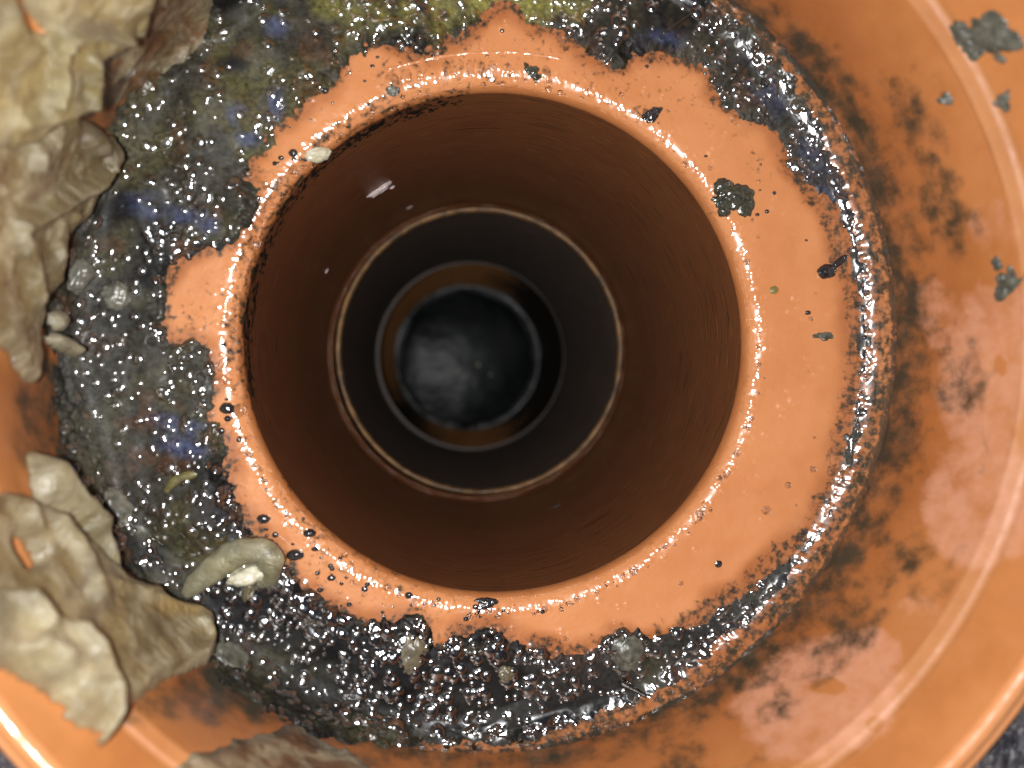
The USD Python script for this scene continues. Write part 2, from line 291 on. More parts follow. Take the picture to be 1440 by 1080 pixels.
# ------------------------------------------------------------------ the orange fitting
fit = thing('drain_fitting', 'orange plastic drain fitting with ridged socket wall, flat ledge and round throat', 'drain fitting')
NTH = 1500
def body_mask(v):
    """r: dirt, g: pale scale, b: brown stain; fixed to the surface"""
    px = project(v); r = np.hypot(v[..., 0], v[..., 1]); z = v[..., 2]
    px = px + 30 * (np.stack([fbm(v, 130, 3, 81), fbm(v, 130, 3, 82)], -1) - .5)
    d = np.zeros(r.shape); g = np.zeros(r.shape); b = np.zeros(r.shape)
    sl = samp(F_SL, px)
    ledge = (r > R_T) & (z < .02)
    d = np.maximum(d, ledge * .56 * sm(sl + 26 * (fbm(v, 170, 3, 16) - .5), -34, 4))                    # specks creeping out of the sludge
    big = fbm(v, 90, 3, 11); fine = fbm(v, 260, 4, 12)
    # dirt at the foot of the wall and streaks up it
    foot = sm(z, .0035, .006) * (1 - sm(z, .009, .026))
    side = .55 + .45 * np.cos(np.arctan2(v[..., 1], v[..., 0]) - .3)
    d = np.maximum(d, foot * (.46 + .62 * big) * (.75 + .25 * side))
    d = np.maximum(d, sm(z, .0012, .0030) * (1 - sm(z, .006, .012)) * (.52 + .50 * (fbm(v, 150, 3, 13) - .3)))
    d = np.maximum(d, sm(z, .006, .012) * (1 - sm(z, .025, .045)) * (.14 + .50 * sm(big, .42, .72)))
    b = np.maximum(b, sm(z, .003, .006) * (1 - sm(z, .012, .036)) * .85)
    # inner rim of the lip, dirtier at left and top left
    lipz = (r < R_T + LIP * .75) & (r > R_T - .001) & (z > -.02)
    left = sm(segdist(px, [(345, 520), (360, 330), (420, 230), (500, 170), (600, 140)]), 120, 20)
    low = sm(segdist(px, [(400, 700), (470, 780), (560, 830)]), 90, 20)
    lv = np.clip(.24 + .28 * left + .18 * low, 0, 1)
    d = np.maximum(d, lipz * lv * sm(z, -.010, -.003) * (.45 + .9 * fine))
    b = np.maximum(b, lipz * sm(-z, .0006, .0025) * .55)
    d = np.maximum(d, (r < R_T + .0006) * sm(z, -.020, -.0085) * left * (.30 + .5 * fine))
    b = np.maximum(b, ledge * .9 * sm(sl + 30 * (fbm(v, 120, 3, 17) - .5), -26, 0))
    # specks around the lower left of the ledge and beside the throat
    for c, rr, a in (((460, 800), 60, .40), ((500, 830), 70, .36), ((345, 600), 45, .36), ((650, 870), 60, .34), ((290, 430), 60, .36), ((270, 465), 35, .46), ((360, 260), 40, .46), ((640, 100), 110, .30), ((560, 105), 40, .46), ((650, 55), 60, .40),
                     ((860, 105), 70, .38), ((910, 165), 22, .5), ((940, 120), 80, .34), ((1085, 235), 60, .30), ((1020, 170), 60, .34), ((1000, 300), 30, .4), ((760, 70), 60, .38), ((700, 105), 60, .36), ((1060, 230), 24, .44)):
        d = np.maximum(d, ledge * a * blob(px, c, rr))
    for c, rr, a, ang in (((1255, 135), (26, 15), .62, 30), ((1268, 165), (22, 14), .56, 0), ((1335, 138), (16, 9), .58, -15), ((1100, 60), (120, 50), .42, 35), ((1200, 230), (30, 90), .44, -25), ((1245, 330), (20, 60), .42, -10), ((1290, 130), (60, 60), .36, 0),
                          ((1270, 640), (30, 60), .42, 15), ((1240, 740), (70, 40), .42, -50), ((1050, 930), (120, 30), .56, -35), ((830, 1040), (180, 30), .55, -12), ((335, 965), (75, 50), .92, 35), ((285, 985), (60, 34), .74, 30), ((60, 590), (55, 70), .66, 0), ((90, 640), (30, 60), .7, 20), ((230, 990), (45, 30), .66, 0), ((180, 1010), (40, 24), .55, 20),
                          ((1140, 850), (60, 24), .5, -45), ((640, 1060), (220, 16), .42, 0)):
        d = np.maximum(d, (z > .001) * a * blob(px, c, rr, ang=ang))
    for c, rr, a, ang in (((1390, 520), (75, 150), .62, 8), ((1380, 700), (95, 110), .62, 0), ((1150, 985), (130, 95), .64, -20), ((1230, 920), (45, 40), .6, 0), ((1320, 440), (40, 60), .5, 0), ((1400, 320), (40, 50), .44, 0), ((1290, 860), (40, 24), .4, 0)):
        g = np.maximum(g, (z > .004) * a * blob(px, c, rr, soft=.45, ang=ang))
    for c, rr in (((1232, 1012), 13), ((1405, 515), 11), ((1165, 970), (26, 14))):
        g = np.minimum(g, 1 - blob(px, c, rr))
    g = g - .25 * (fine - .5) + .35 * (big - .5) * (g > .1)
    return np.stack([np.clip(d, 0, 1), np.clip(g, 0, 1), np.clip(b, 0, 1)], -1)

def body_part(name, prof, ds, material, relief, parent=fit, n=NTH, t0=0., t1=2 * np.pi, mask=body_mask, shift=ecc):
    p, s = resample(prof, ds); v, nn, th, closed = revolve(p, n, t0, t1, shift)
    v = v + nn * relief(v)[..., None] if relief is not None else v
    f = gridfaces(len(th), len(p), closed); vv = v.reshape(-1, 3)
    nrm = vnormals(vv, f); nr = nrm.reshape(len(th), len(p), 3)
    chart = np.stack([np.broadcast_to((th * p[:, 0].mean())[:, None], v.shape[:2]), np.broadcast_to(s[None], v.shape[:2]), np.zeros(v.shape[:2])], -1).reshape(-1, 3)
    return put(name, vv, f, material, parent, normals=nrm, colors={'mask': mask(v).reshape(-1, 3), 'chart': chart})

def wet_relief(v):
    """beads of wet film on the round lip and in the groove"""
    r = np.hypot(v[..., 0], v[..., 1])
    q = np.random.default_rng(19); L = []
    for n_, rc, sp, a0, a1, oc in ((760, .0584, .0009, -np.pi, np.pi, (0, 0)), (330, .0843, .0005, -1.5, 1.3, (-.0016, .0011)), (160, .0675, .005, -np.pi, np.pi, (0, 0))):
        a = q.uniform(a0, a1, n_); rr_ = rc + sp * q.standard_normal(n_)
        L.append(np.stack([oc[0] + rr_ * np.cos(a), oc[1] + rr_ * np.sin(a)], 1))
    L = np.vstack(L); br_ = np.exp(q.normal(math.log(.00062), .35, len(L))).clip(.0003, .0014)
    dd, ii = cKDTree(L).query(v[..., :2].reshape(-1, 2), k=3, distance_upper_bound=.0014); rr_ = np.append(br_, 1e-9)[ii]
    bead = np.nan_to_num(((1 - (dd / rr_) ** 2).clip(0) ** 1.5 * rr_ * .22).max(1)).reshape(r.shape)
    k = np.exp(-((r - .0583) / .0022) ** 2) + .9 * np.exp(-((r - .0845) / .003) ** 2) + .12
    return bead + k * (.00016 * (fbm(v, 560, 2, 3) - .5) + .00016 * (fbm(v, 240, 2, 4) - .5))
body_part('throat', prof_throat, .0011, 'throat_plastic', None, n=700)
body_part('ledge', lip_arc + prof_ledge_flat[1:] + prof_groove[1:], .00028, 'orange_plastic', wet_relief, n=1900)
body_part('socket_wall', prof_wall, .0006, 'orange_wall', lambda v: .00025 * (fbm(v, 60, 3, 5) - .5), n=900)
body_part('ridge', prof_ridge, .0003, 'orange_ridge', lambda v: .0002 * (fbm(v, 120, 3, 6) - .5), n=900)
body_part('upper_wall', prof_upper, .0005, 'orange_wall', lambda v: .0002 * (fbm(v, 90, 3, 7) - .5), n=900)
body_part('rim', prof_rim, .0003, 'orange_plastic', lambda v: .00016 * (fbm(v, 330, 3, 8) - .5), n=1400)

# worn moulded marks and a raised moulding line on the ledge above the throat
def ledge_frame(px, py, tube=False):
    p, n = hit(px, py, tube); c = np.array([p[0], p[1], 0]); c /= np.linalg.norm(c)
    t = np.cross(n, c); t /= np.linalg.norm(t); c = np.cross(t, n)
    return p, np.stack([t, c, n], 1)                      # along the ring, outwards, off the surface

def ellipsoid(rad, seed=0, rough=.18, sub=3, nscale=2.2, flat=.0):
    s = trimesh.creation.icosphere(sub, 1.0); v = s.vertices.copy()
    v *= (1 + rough * 2 * (fbm(v + 11.7 * seed, nscale, 3, seed) - .5))[:, None]
    if flat: v[:, 2] = np.maximum(v[:, 2], -flat)
    return v * np.asarray(rad), np.asarray(s.faces)

def lump(name, px, py, size_px, h, material, ang=0., seed=0, rough=.2, tube=False, parent='/World', sub=3, sink=.35, depth=None, mask=None, cluster=0):
    """a small lump resting on the surface; size in pixels of the photograph, height in metres"""
    p, n = hit(px, py, tube); d = float((p - CAM) @ FWD) if depth is None else depth
    x = RIGHT * math.cos(math.radians(ang)) - UP * math.sin(math.radians(ang)); x = x - n * (x @ n); x /= np.linalg.norm(x)
    y = np.cross(n, x)
    h = h * (.6 if parent == '/World' and not tube else 1); v, f = ellipsoid((MM(size_px[0], d), MM(size_px[1], d), h), seed, rough * 1.5, max(sub, 3), 2.8)
    if cluster:
        q = np.random.default_rng(seed); a, b = [v * (.62, .62, .8)], [f]
        for k in range(cluster):
            t = q.uniform(0, 2 * np.pi); e = q.uniform(.45, 1.0); r_ = q.uniform(.16, .5)
            v2, f2 = ellipsoid((MM(size_px[0], d) * r_ * q.uniform(.7, 1.4), MM(size_px[1], d) * r_ * q.uniform(.7, 1.4), h * q.uniform(.3, .8)), seed + k, rough * 1.5, 2, 2.8)
            b.append(f2 + sum(map(len, a))); a.append(v2 + (MM(size_px[0], d) * e * math.cos(t), MM(size_px[1], d) * e * math.sin(t), -h * .15))
        v, f = np.vstack(a), np.vstack(b)
    v = p + v @ np.stack([x, y, n]) + n * h * (1 - sink) * .6
    return put(name, v, f, material, parent, colors=None if mask is None else {'mask': np.zeros_like(v) + mask})

for px, py, w, h_, a in ((551, 112, 9, 10, -20), (571, 108, 7, 9, -8), (593, 96, 6, 14, 10), (628, 97, 6, 9, 0), (645, 95, 5, 11, 30), (661, 97, 5, 10, 0), (676, 98, 5, 9, 15), (692, 103, 7, 11, 5), (715, 98, 5, 9, -20), (768, 103, 6, 8, 0)):
    setkeys(lump('moulded_mark', px, py, (w, h_), .00022, 'orange_plastic', a, int(px), .45, parent=fit, sink=.5, sub=3, mask=(.47, 0, .3)))
_cen = [(545, 98), (575, 90), (605, 83), (640, 77), (680, 74), (720, 74), (760, 78), (790, 84)]
def tube_along(pts, rads, sides=8, flat=1.0, nrm=None):
    pts = np.asarray(pts, float); rads = np.broadcast_to(rads, len(pts)); T = np.gradient(pts, axis=0); T /= np.linalg.norm(T, axis=1, keepdims=True)
    N = np.tile([0, 0, 1.0], (len(pts), 1)) if nrm is None else np.asarray(nrm, float)
    N = N - T * (N * T).sum(1, keepdims=True); N /= np.linalg.norm(N, axis=1, keepdims=True); S = np.cross(T, N)
    a = np.linspace(0, 2 * np.pi, sides, endpoint=False)
    ring = pts[:, None] + rads[:, None, None] * (np.cos(a)[None, :, None] * S[:, None] + flat * np.sin(a)[None, :, None] * N[:, None])
    v = np.vstack([ring.reshape(-1, 3), pts[:1], pts[-1:]]); f = []
    n = len(pts)
    for i in range(n - 1):
        for j in range(sides):
            q = (j + 1) % sides; f += [(i * sides + j, i * sides + q, (i + 1) * sides + q), (i * sides + j, (i + 1) * sides + q, (i + 1) * sides + j)]
    for j in range(sides):
        q = (j + 1) % sides; f += [(n * sides, q, j), (n * sides + 1, (n - 1) * sides + j, (n - 1) * sides + q)]
    return v, np.array(f)
def smooth_path(p, n):
    p = np.asarray(p, float); L = np.r_[0, np.cumsum(np.linalg.norm(np.diff(p, axis=0), axis=1))]
    from scipy.interpolate import PchipInterpolator
    return PchipInterpolator(L, p)(np.linspace(0, L[-1], n))
_p = smooth_path([hit(*c)[0] for c in _cen], 60); _p[:, 2] += -.00018 + .00030 * rng.random(60)
v, f = tube_along(_p, .00030 * (1 + .35 * rng.standard_normal(60) * .5), 8)
put('moulding_line', v, f, 'orange_plastic', fit, colors={'mask': np.zeros_like(v)})

# ------------------------------------------------------------------ the pipes below
ZL = -.1160
SH = np.array([.0009, .0008])
low = thing('lower_pipe', 'brown plastic pipe with pale square-cut end standing in the throat', 'pipe')
sh2 = lambda r, z: np.broadcast_to(SH, (len(r), 2))
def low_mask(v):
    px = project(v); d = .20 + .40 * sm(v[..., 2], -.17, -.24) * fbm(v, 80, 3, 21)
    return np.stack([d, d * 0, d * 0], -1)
R_LO, R_LI = .0527, .0508
rim_prof = [(R_LI, ZL - .0012), (R_LI + .0004, ZL - .0003), (R_LI + .0008, ZL), (R_LO - .0008, ZL), (R_LO - .0003, ZL - .0004), (R_LO, ZL - .0010)]
def rim_relief(v):
    th = np.arctan2(v[..., 1], v[..., 0]); return .00055 * (fbm(v, 260, 3, 9) - .5)
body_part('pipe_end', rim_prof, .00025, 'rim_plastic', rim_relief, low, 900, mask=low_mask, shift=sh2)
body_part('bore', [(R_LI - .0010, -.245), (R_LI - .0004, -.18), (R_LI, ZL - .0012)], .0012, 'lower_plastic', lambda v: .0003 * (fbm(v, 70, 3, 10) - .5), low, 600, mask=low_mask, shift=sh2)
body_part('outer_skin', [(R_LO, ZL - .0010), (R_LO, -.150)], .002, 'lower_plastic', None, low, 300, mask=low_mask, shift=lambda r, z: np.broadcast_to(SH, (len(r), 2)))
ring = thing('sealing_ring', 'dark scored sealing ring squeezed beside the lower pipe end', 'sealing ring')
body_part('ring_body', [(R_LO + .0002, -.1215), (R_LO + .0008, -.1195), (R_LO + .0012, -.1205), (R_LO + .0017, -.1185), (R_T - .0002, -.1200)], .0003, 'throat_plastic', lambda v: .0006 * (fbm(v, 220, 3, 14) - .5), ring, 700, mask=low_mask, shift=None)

bot = thing('bottom_pipe', 'dim orange brown pipe with slimy collar below the lower pipe', 'pipe')
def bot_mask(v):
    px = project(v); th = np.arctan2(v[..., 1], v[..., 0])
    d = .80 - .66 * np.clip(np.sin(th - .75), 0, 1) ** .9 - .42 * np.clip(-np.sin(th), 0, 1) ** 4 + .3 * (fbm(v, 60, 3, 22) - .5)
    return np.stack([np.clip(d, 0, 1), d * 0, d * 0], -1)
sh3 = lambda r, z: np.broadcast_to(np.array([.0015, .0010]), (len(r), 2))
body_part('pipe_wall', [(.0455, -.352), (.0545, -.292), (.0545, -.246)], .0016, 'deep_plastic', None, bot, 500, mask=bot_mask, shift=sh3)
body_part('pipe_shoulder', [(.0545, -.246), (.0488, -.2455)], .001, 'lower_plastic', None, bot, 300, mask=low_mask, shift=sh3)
M_ring = 'collar'
plain('collar', (.20, .215, .215), (.015, .017, .017), 55, .35, .6, 500, .001)
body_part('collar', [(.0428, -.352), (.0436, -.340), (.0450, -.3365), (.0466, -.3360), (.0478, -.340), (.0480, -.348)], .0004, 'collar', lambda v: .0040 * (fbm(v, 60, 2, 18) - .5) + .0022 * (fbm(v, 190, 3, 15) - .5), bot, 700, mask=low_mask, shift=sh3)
# foul water standing at the bottom
pw, s = resample([(.0, -.349), (.049, -.349)], .0007); v, nn, th, cl = revolve(pw, 260, shift=sh3)
px = project(v)
v[..., 2] += .0012 * (fbm(v, 30, 2, 31) - .5)
wm = .10 + .62 * blob(px, (645, 508), 55, 1.3) + .35 * blob(px, (690, 560), 50, 1.3) + .2 * blob(px, (690, 470), 40, 1.3)
v = v.reshape(-1, 3); f = gridfaces(260, len(pw), True)[:, ::-1]; f = f if vnormals(v, f)[5000, 2] > 0 else f[:, ::-1]
w = put('water', v, f, 'foul_water', colors={'mask': np.stack([wm.ravel()] * 3, -1)})
setkeys(w, 'murky grey water standing at the bottom of the shaft', 'water', kind='structure')

# ------------------------------------------------------------------ ground beyond the rim
gp, s = resample([(.1000, .040), (.13, .041), (.22, .043), (.40, .045)], .0012); v, nn, th, cl = revolve(gp, 700)
v[..., 2] += .004 * (fbm(v, 70, 4, 41) - .5)
f = gridfaces(700, len(gp), True); vv = v.reshape(-1, 3)
g = put('ground', vv, f, 'wet_soil'); setkeys(g, 'wet grey soil around the rim of the drain', 'ground', kind='structure')

# ------------------------------------------------------------------ sludge on the ledge
GS = .00023
prof_sl = resample(lip_arc[9:] + prof_ledge_flat[1:] + prof_groove[1:] + [(.0890, .0185)], GS)[0]
nth = int(2 * np.pi * .075 / GS)
v, nn, th, closed = revolve(prof_sl, nth)
px = project(v); sd = samp(F_SL, px)
ne = fbm(v, 520, 5, 51); nm = fbm(v, 130, 3, 52)
edge = sd + 34 * (ne - .5) + 22 * (nm - .5)
right = np.maximum(sm(px[..., 0], 1080, 1180), .8 * sm(px[..., 0], 930, 1040) * sm(px[..., 1], 640, 760)); edge = edge - right * 9 - right * 26 * (fbm(v, 60, 3, 57) - .34).clip(0)
m = sm(edge, -4, 26)
out = sm(samp(sdf([SL_OUT]), px), 0, 30)
# thin veil on the right, thick at the left and the bottom
ang = np.arctan2(v[..., 1], v[..., 0])
thick = .30 + .70 * sm(-np.cos(ang), -.35, .25)
thick = np.where(np.sin(ang) > .75, np.maximum(thick, .8), thick)
hh = m * thick * (.0004 + .0046 * (fbm(v, 80, 2, 53) - .36).clip(0) + .0008 * fbm(v, 230, 2, 54))
# beads and bubbles of slime
sel = np.argwhere(edge > 4)
dens = 4300
pick = sel[rng.choice(len(sel), dens, replace=False)]
bp = v[pick[:, 0], pick[:, 1]]; bpx = px[pick[:, 0], pick[:, 1]]
clump = fbm(bp, 75, 3, 55); dark = blob(bpx, (540, 930), (260, 130), 1.2) + blob(bpx, (360, 740), 140, 1.2) + .15 * blob(bpx, (250, 420), 150, 1.2) + .75 * blob(bpx, (640, 20), (330, 60)) + .5 * blob(bpx, (1100, 200), (90, 200), 1.2, -35) + .7 * blob(bpx, (1000, 890), (170, 90))
keep = rng.random(dens) < np.clip(.13 + 1.3 * (clump - .42) + .62 * dark, .04, 1)
bp = bp[keep]; br = np.exp(rng.normal(math.log(.00070), .40, len(bp))).clip(.0003, .0018)
tree = cKDTree(bp); dd, ii = tree.query(v.reshape(-1, 3), k=6, distance_upper_bound=.0020)
rr = np.append(br, 1e-9)[ii]; bump = (np.sqrt(np.clip(1 - (dd / rr) ** 2, 0, 1)) * rr * .36).max(1).reshape(hh.shape)
bump = np.nan_to_num(bump)
hh = hh + bump * sm(edge, -2, 10)
hh = np.where(m > 0, hh, 0) - .00012 * (m < .25)
vs = v + nn * (hh - .00003)[..., None]
# colours of its own: olive, black, brown, yellow green; then blue reflections painted in
def lerp(a, b, t): return a + (np.asarray(b) - a) * t[..., None]
col = np.zeros(v.shape) + (.046, .042, .029)
n1 = fbm(v, 120, 4, 61); n2 = fbm(v, 55, 3, 62); n3 = fbm(v, 300, 4, 63)
col = lerp(col, (.080, .073, .034), sm(n1, .45, .68))
col = lerp(col, (.014, .014, .013), sm(n2, .50, .66))
col = lerp(col, (.070, .066, .052), .7 * sm(n3, .58, .72))
col = lerp(col, (.10, .044, .018), .7 * sm(fbm(v, 150, 4, 64), .60, .74))
col = lerp(col, (.27, .25, .040), .95 * blob(px, (640, 15), (230, 45), 1.2) * sm(n1, .36, .58))
col = lerp(col, (.11, .10, .028), .6 * blob(px, (330, 150), (110, 110), 1.2) * sm(n1, .40, .62))
for c, r_, a in (((560, 930), (150, 75), .95), ((700, 920), (70, 80), .9), ((330, 840), (60, 50), .85), ((430, 860), (90, 60), .9), ((500, 800), (70, 60), .8), ((300, 700), (40, 70), .5), ((880, 60), (60, 50), .6), ((560, 60), (40, 16), .8), ((330, 95), (24, 14), .9)):
    col = lerp(col, (.005, .005, .008), a * blob(px, c, r_, 1.3) * sm(n3, .15, .5))
col = lerp(col, (.085, .085, .075), .55 * blob(px, (130, 520), (50, 180), 1.2))
col = lerp(col, (.050, .050, .046), .7 * sm(px[..., 0], 900, 1050) * sm(px[..., 1], 100, 200))
col = lerp(col, (.050, .048, .044), .8 * blob(px, (800, 940), (110, 50), 1.2))
col = lerp(col, (.13, .060, .030), .55 * blob(px, (790, 930), (60, 24), 1.2) * sm(n3, .45, .6))
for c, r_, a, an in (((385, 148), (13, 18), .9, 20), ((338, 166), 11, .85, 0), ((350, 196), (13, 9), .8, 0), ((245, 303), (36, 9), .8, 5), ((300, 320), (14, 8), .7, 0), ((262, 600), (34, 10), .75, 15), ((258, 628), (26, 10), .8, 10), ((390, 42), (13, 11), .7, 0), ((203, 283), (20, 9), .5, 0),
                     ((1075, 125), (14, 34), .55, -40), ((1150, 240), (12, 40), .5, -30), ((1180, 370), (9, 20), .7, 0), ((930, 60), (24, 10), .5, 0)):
    col = lerp(col, (.075, .110, .28), .75 * a * blob(px, c, np.multiply(r_, 1.35), 1.5, an) * sm(n3, .34, .56))  # blue reflections on the wet film, painted into the sludge colour
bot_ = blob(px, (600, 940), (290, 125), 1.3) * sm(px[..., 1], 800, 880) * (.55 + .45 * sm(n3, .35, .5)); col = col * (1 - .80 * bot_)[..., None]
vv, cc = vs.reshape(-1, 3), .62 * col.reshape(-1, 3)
_rr = np.hypot(vv[:, 0] + .0016, vv[:, 1] - .0011); film = np.exp(-((_rr - .0846) / .0016) ** 2) * sm(fbm(vv, 300, 2, 66), .38, .55) * sm(vv[:, 0], -.03, .02)
gl = np.repeat(np.maximum((bump / .0003).clip(0, 1).ravel(), film)[:, None], 3, 1)
f = gridfaces(nth, len(prof_sl), closed)
ok = (m.ravel()[f] > .06).all(1); f = f[ok]
pc = px.reshape(-1, 2)[f[:, 0]]
zone = np.where(pc[:, 1] < 150, np.where(pc[:, 0] < 960, 1, 2), np.where(pc[:, 0] < 405, 0, np.where((pc[:, 1] > 700) & (pc[:, 0] < 960), 3, 2)))
zone = np.where((pc[:, 0] < 430) & (pc[:, 1] < 760), 0, zone)
nrm_all = vnormals(vv, f)
for k, (name, lab) in enumerate((('dark_sludge', 'thick grey brown wet sludge covering the left side of the ledge'), ('green_sludge', 'olive and yellow green slime along the top of the ledge'), ('thin_sludge', 'thin grey slime crescent with painted blue reflections along the right edge of the ledge'), ('black_sludge', 'black beaded glossy sludge along the bottom of the ledge'))):
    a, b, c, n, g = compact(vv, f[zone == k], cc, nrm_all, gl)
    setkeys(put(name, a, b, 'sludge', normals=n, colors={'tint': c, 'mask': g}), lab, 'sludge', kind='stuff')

# ------------------------------------------------------------------ wet tissue
# tissue bridges the corner between ledge and wall: its bed is the profile with the corner filled
prof_fill = [(.062, .0012), (.070, .0016), (.0765, .0028), (.0815, .0060), (.0850, .0120), (.0872, .0205), (.0890, .030), (.0915, .040), (.0935, .049), (.0965, .055), (.1010, .058), (.107, .058)]
from scipy.interpolate import PchipInterpolator
_pf = np.array(prof_fill); prof_fill_s = np.stack([PchipInterpolator(np.arange(len(_pf)), _pf[:, k])(np.linspace(0, len(_pf) - 1, 200)) for k in (0, 1)], 1)

def tissue(name, label, poly, holes=(), ridges=(), base_h=.002, amp=.0024, scale=85, seed=0, tint=(.40, .34, .17), tint2=(.24, .20, .12), dark_lines=(), lumps=(), th=(2.1, 4.4), ds=.00032, thick=.0004, grain=.0004, edge_px=16, cat='wet tissue', tspots=(), bed=None, rag=9):
    pr, s = resample(prof_fill_s if bed is None else bed, ds); n = int((th[1] - th[0]) * .08 / ds)
    v, nn, tt, closed = revolve(pr, n, *th)
    px = project(v); d = samp(sdf([poly], holes), px)
    d = d + rag * 2 * (fbm(v, 200, 2, seed + 1) - .5)
    warp = v + .010 * (np.stack([fbm(v, 45, 3, seed + k) for k in (2, 3, 4)], -1) - .5)
    rd = ridged(warp, scale, 4, seed + 5)
    rd2 = ridged(warp, scale * 2.1, 3, seed + 9)
    h = .75 * base_h * sm(d, -2, edge_px) + (.36 * amp * (rd2 - .45) + .08 * amp * (ridged(warp, scale * 6.5, 2, seed + 11) - .45)) * sm(d, -4, 26) + amp * (rd - .45) * sm(d, -4, 26) + grain * (fbm(v, 420, 3, seed + 6) - .5)
    for pts, hgt, wid in ridges: h = h + hgt * np.exp(-(segdist(px, pts) / wid) ** 2)
    for c, r_, hgt in lumps: h = h + hgt * np.sqrt(np.clip(1 - (np.linalg.norm(px - np.array(c, float), axis=-1) / r_) ** 2, 0, 1))
    vt = v + nn * h[..., None]
    f = gridfaces(n, len(pr), closed); ok = (d.ravel()[f] > 0).all(1); f = f[ok]
    col = .62 * lerp(np.zeros(v.shape) + tint2, tint, sm(rd + .5 * (rd2 - .5) + .7 * (fbm(v, 150, 4, seed + 7) - .5), .38, .72))
    col = lerp(col, (.44, .41, .29), .55 * sm(rd2 + .4 * (fbm(v, 110, 3, seed + 12) - .5), .66, .85)); col = lerp(col, .42 * np.array(tint2), .6 * sm(fbm(v, 75, 4, seed + 13), .54, .72))  # fold crests whitened: wet highlights painted into the colour
    for pts, w_, c_ in dark_lines: col = lerp(col, c_, .85 * np.exp(-(segdist(px, pts) / w_) ** 2))  # darker colour along the given lines, shape unchanged
    for c, r_, c_ in tspots: col = lerp(col, c_, .85 * blob(px, c, r_, 1.2))
    col = col * np.array([1.02, .97, .80])
    a, b, c, bn = compact(vt.reshape(-1, 3), f, col.reshape(-1, 3), nn.reshape(-1, 3))
    # close it: under side and edge
    e = np.vstack([b[:, [0, 1]], b[:, [1, 2]], b[:, [2, 0]]]); key = np.sort(e, 1); _, inv, cnt = np.unique(key, axis=0, return_inverse=True, return_counts=True)
    be = e[cnt[inv.ravel()] == 1]; N = len(a)
    under = a - bn * thick
    V = np.vstack([a, under]); Fq = np.vstack([b, b[:, ::-1] + N, np.stack([be[:, 1], be[:, 0], be[:, 0] + N], 1), np.stack([be[:, 1], be[:, 0] + N, be[:, 1] + N], 1)])
    return setkeys(put(name, V, Fq, 'wet_tissue', colors={'tint': np.vstack([c, c])}), label, cat)

YEL, YE2 = (.46, .39, .185), (.26, .215, .105)
GRB, GR2 = (.29, .24, .125), (.12, .094, .055)
tissue('wet_tissue', 'large yellowish crumpled wet tissue in the top left corner', [(-90, -90), (215, -90), (206, 0), (199, 28), (183, 46), (168, 36), (183, 53), (148, 78), (129, 79), (120, 116), (110, 142), (82, 152), (52, 188), (20, 205), (-90, 216)],
    holes=[[(4, -30), (20, -30), (42, 32), (34, 40), (26, 34)]], ridges=(([(48, 40), (52, 90), (46, 130)], .0026, 9), ([(46, 36), (110, 26), (160, 38)], .0024, 9), ([(102, 66), (106, 110), (100, 140)], .0022, 9), ([(0, 160), (60, 150), (100, 140)], .0018, 12)), dark_lines=(([(85, 20), (125, 20)], 12, (.16, .14, .10)), ([(70, 90), (85, 125)], 12, (.26, .24, .16))), seed=100, tint=YEL, tint2=YE2, base_h=.0046, amp=.0022)
tissue('wet_tissue', 'grey brown crumpled wet tissue along the left edge, above the orange gap', [(-90, 195), (20, 200), (60, 180), (95, 150), (112, 138), (102, 168), (140, 174), (164, 198), (171, 222), (160, 240), (141, 248), (138, 278), (122, 305), (98, 322), (86, 336), (90, 362), (76, 402), (62, 425), (62, 442), (52, 470), (60, 500), (46, 547), (20, 525), (0, 482), (-90, 462)],
    ridges=(([(140, 238), (100, 258), (55, 282), (10, 310)], .0030, 11), ([(38, 180), (34, 230)], .0020, 8), ([(68, 310), (62, 390)], .0016, 9), ([(10, 330), (30, 420)], .0020, 10), ([(90, 300), (92, 330)], .0012, 7)), lumps=(((120, 192), 22, .0022), ((150, 216), 20, .0020)),
    dark_lines=(([(145, 250), (100, 268), (55, 296), (20, 330)], 8, (.085, .065, .045)), ([(55, 210), (40, 255), (22, 275)], 9, (.13, .10, .065)), ([(100, 150), (98, 195)], 6, (.10, .08, .055))), seed=200, tint=GRB, tint2=GR2, base_h=.0022, amp=.0026, scale=95)
tissue('tissue_film', 'thin brown translucent tissue film stretched beside the top left tissue', [(212, -90), (350, -90), (318, -20), (300, 20), (322, 48), (285, 92), (240, 115), (196, 128), (160, 148), (120, 166), (112, 142), (124, 112), (134, 84), (152, 78), (184, 52), (204, 20)],
    ridges=(([(240, 40), (262, 60), (255, 85)], .0009, 6), ([(200, 60), (170, 100)], .0008, 6)), seed=300, tint=(.24, .125, .060), tint2=(.13, .070, .040), base_h=.0004, amp=.0010, scale=75, thick=.0004, th=(1.8, 3.3), bed=prof_ledge_flat[2:] + prof_groove[1:] + prof_wall[1:] + prof_ridge + prof_upper[1:], rag=12, tspots=(((285, 8), 26, (.26, .22, .14)), ((140, 105), 22, (.20, .165, .10)), ((258, 70), 14, (.22, .17, .10))))
tissue('tissue_chip', 'small flat grey chip of tissue lying at the left edge of the sludge', [(56, 470), (76, 466), (98, 478), (117, 491), (112, 500), (96, 504), (60, 488)], seed=400, tint=(.36, .32, .22), tint2=(.28, .25, .17), base_h=.0042, amp=.0005, ds=.0003, rag=3, edge_px=8)
tissue('tissue_scrap', 'rounded grey scrap of tissue just above the flat grey chip', [(66, 436), (84, 432), (95, 446), (90, 464), (74, 470), (64, 455)], seed=450, tint=(.27, .235, .165), tint2=(.22, .19, .13), base_h=.0030, amp=.0006, ds=.0003, rag=3, edge_px=10)
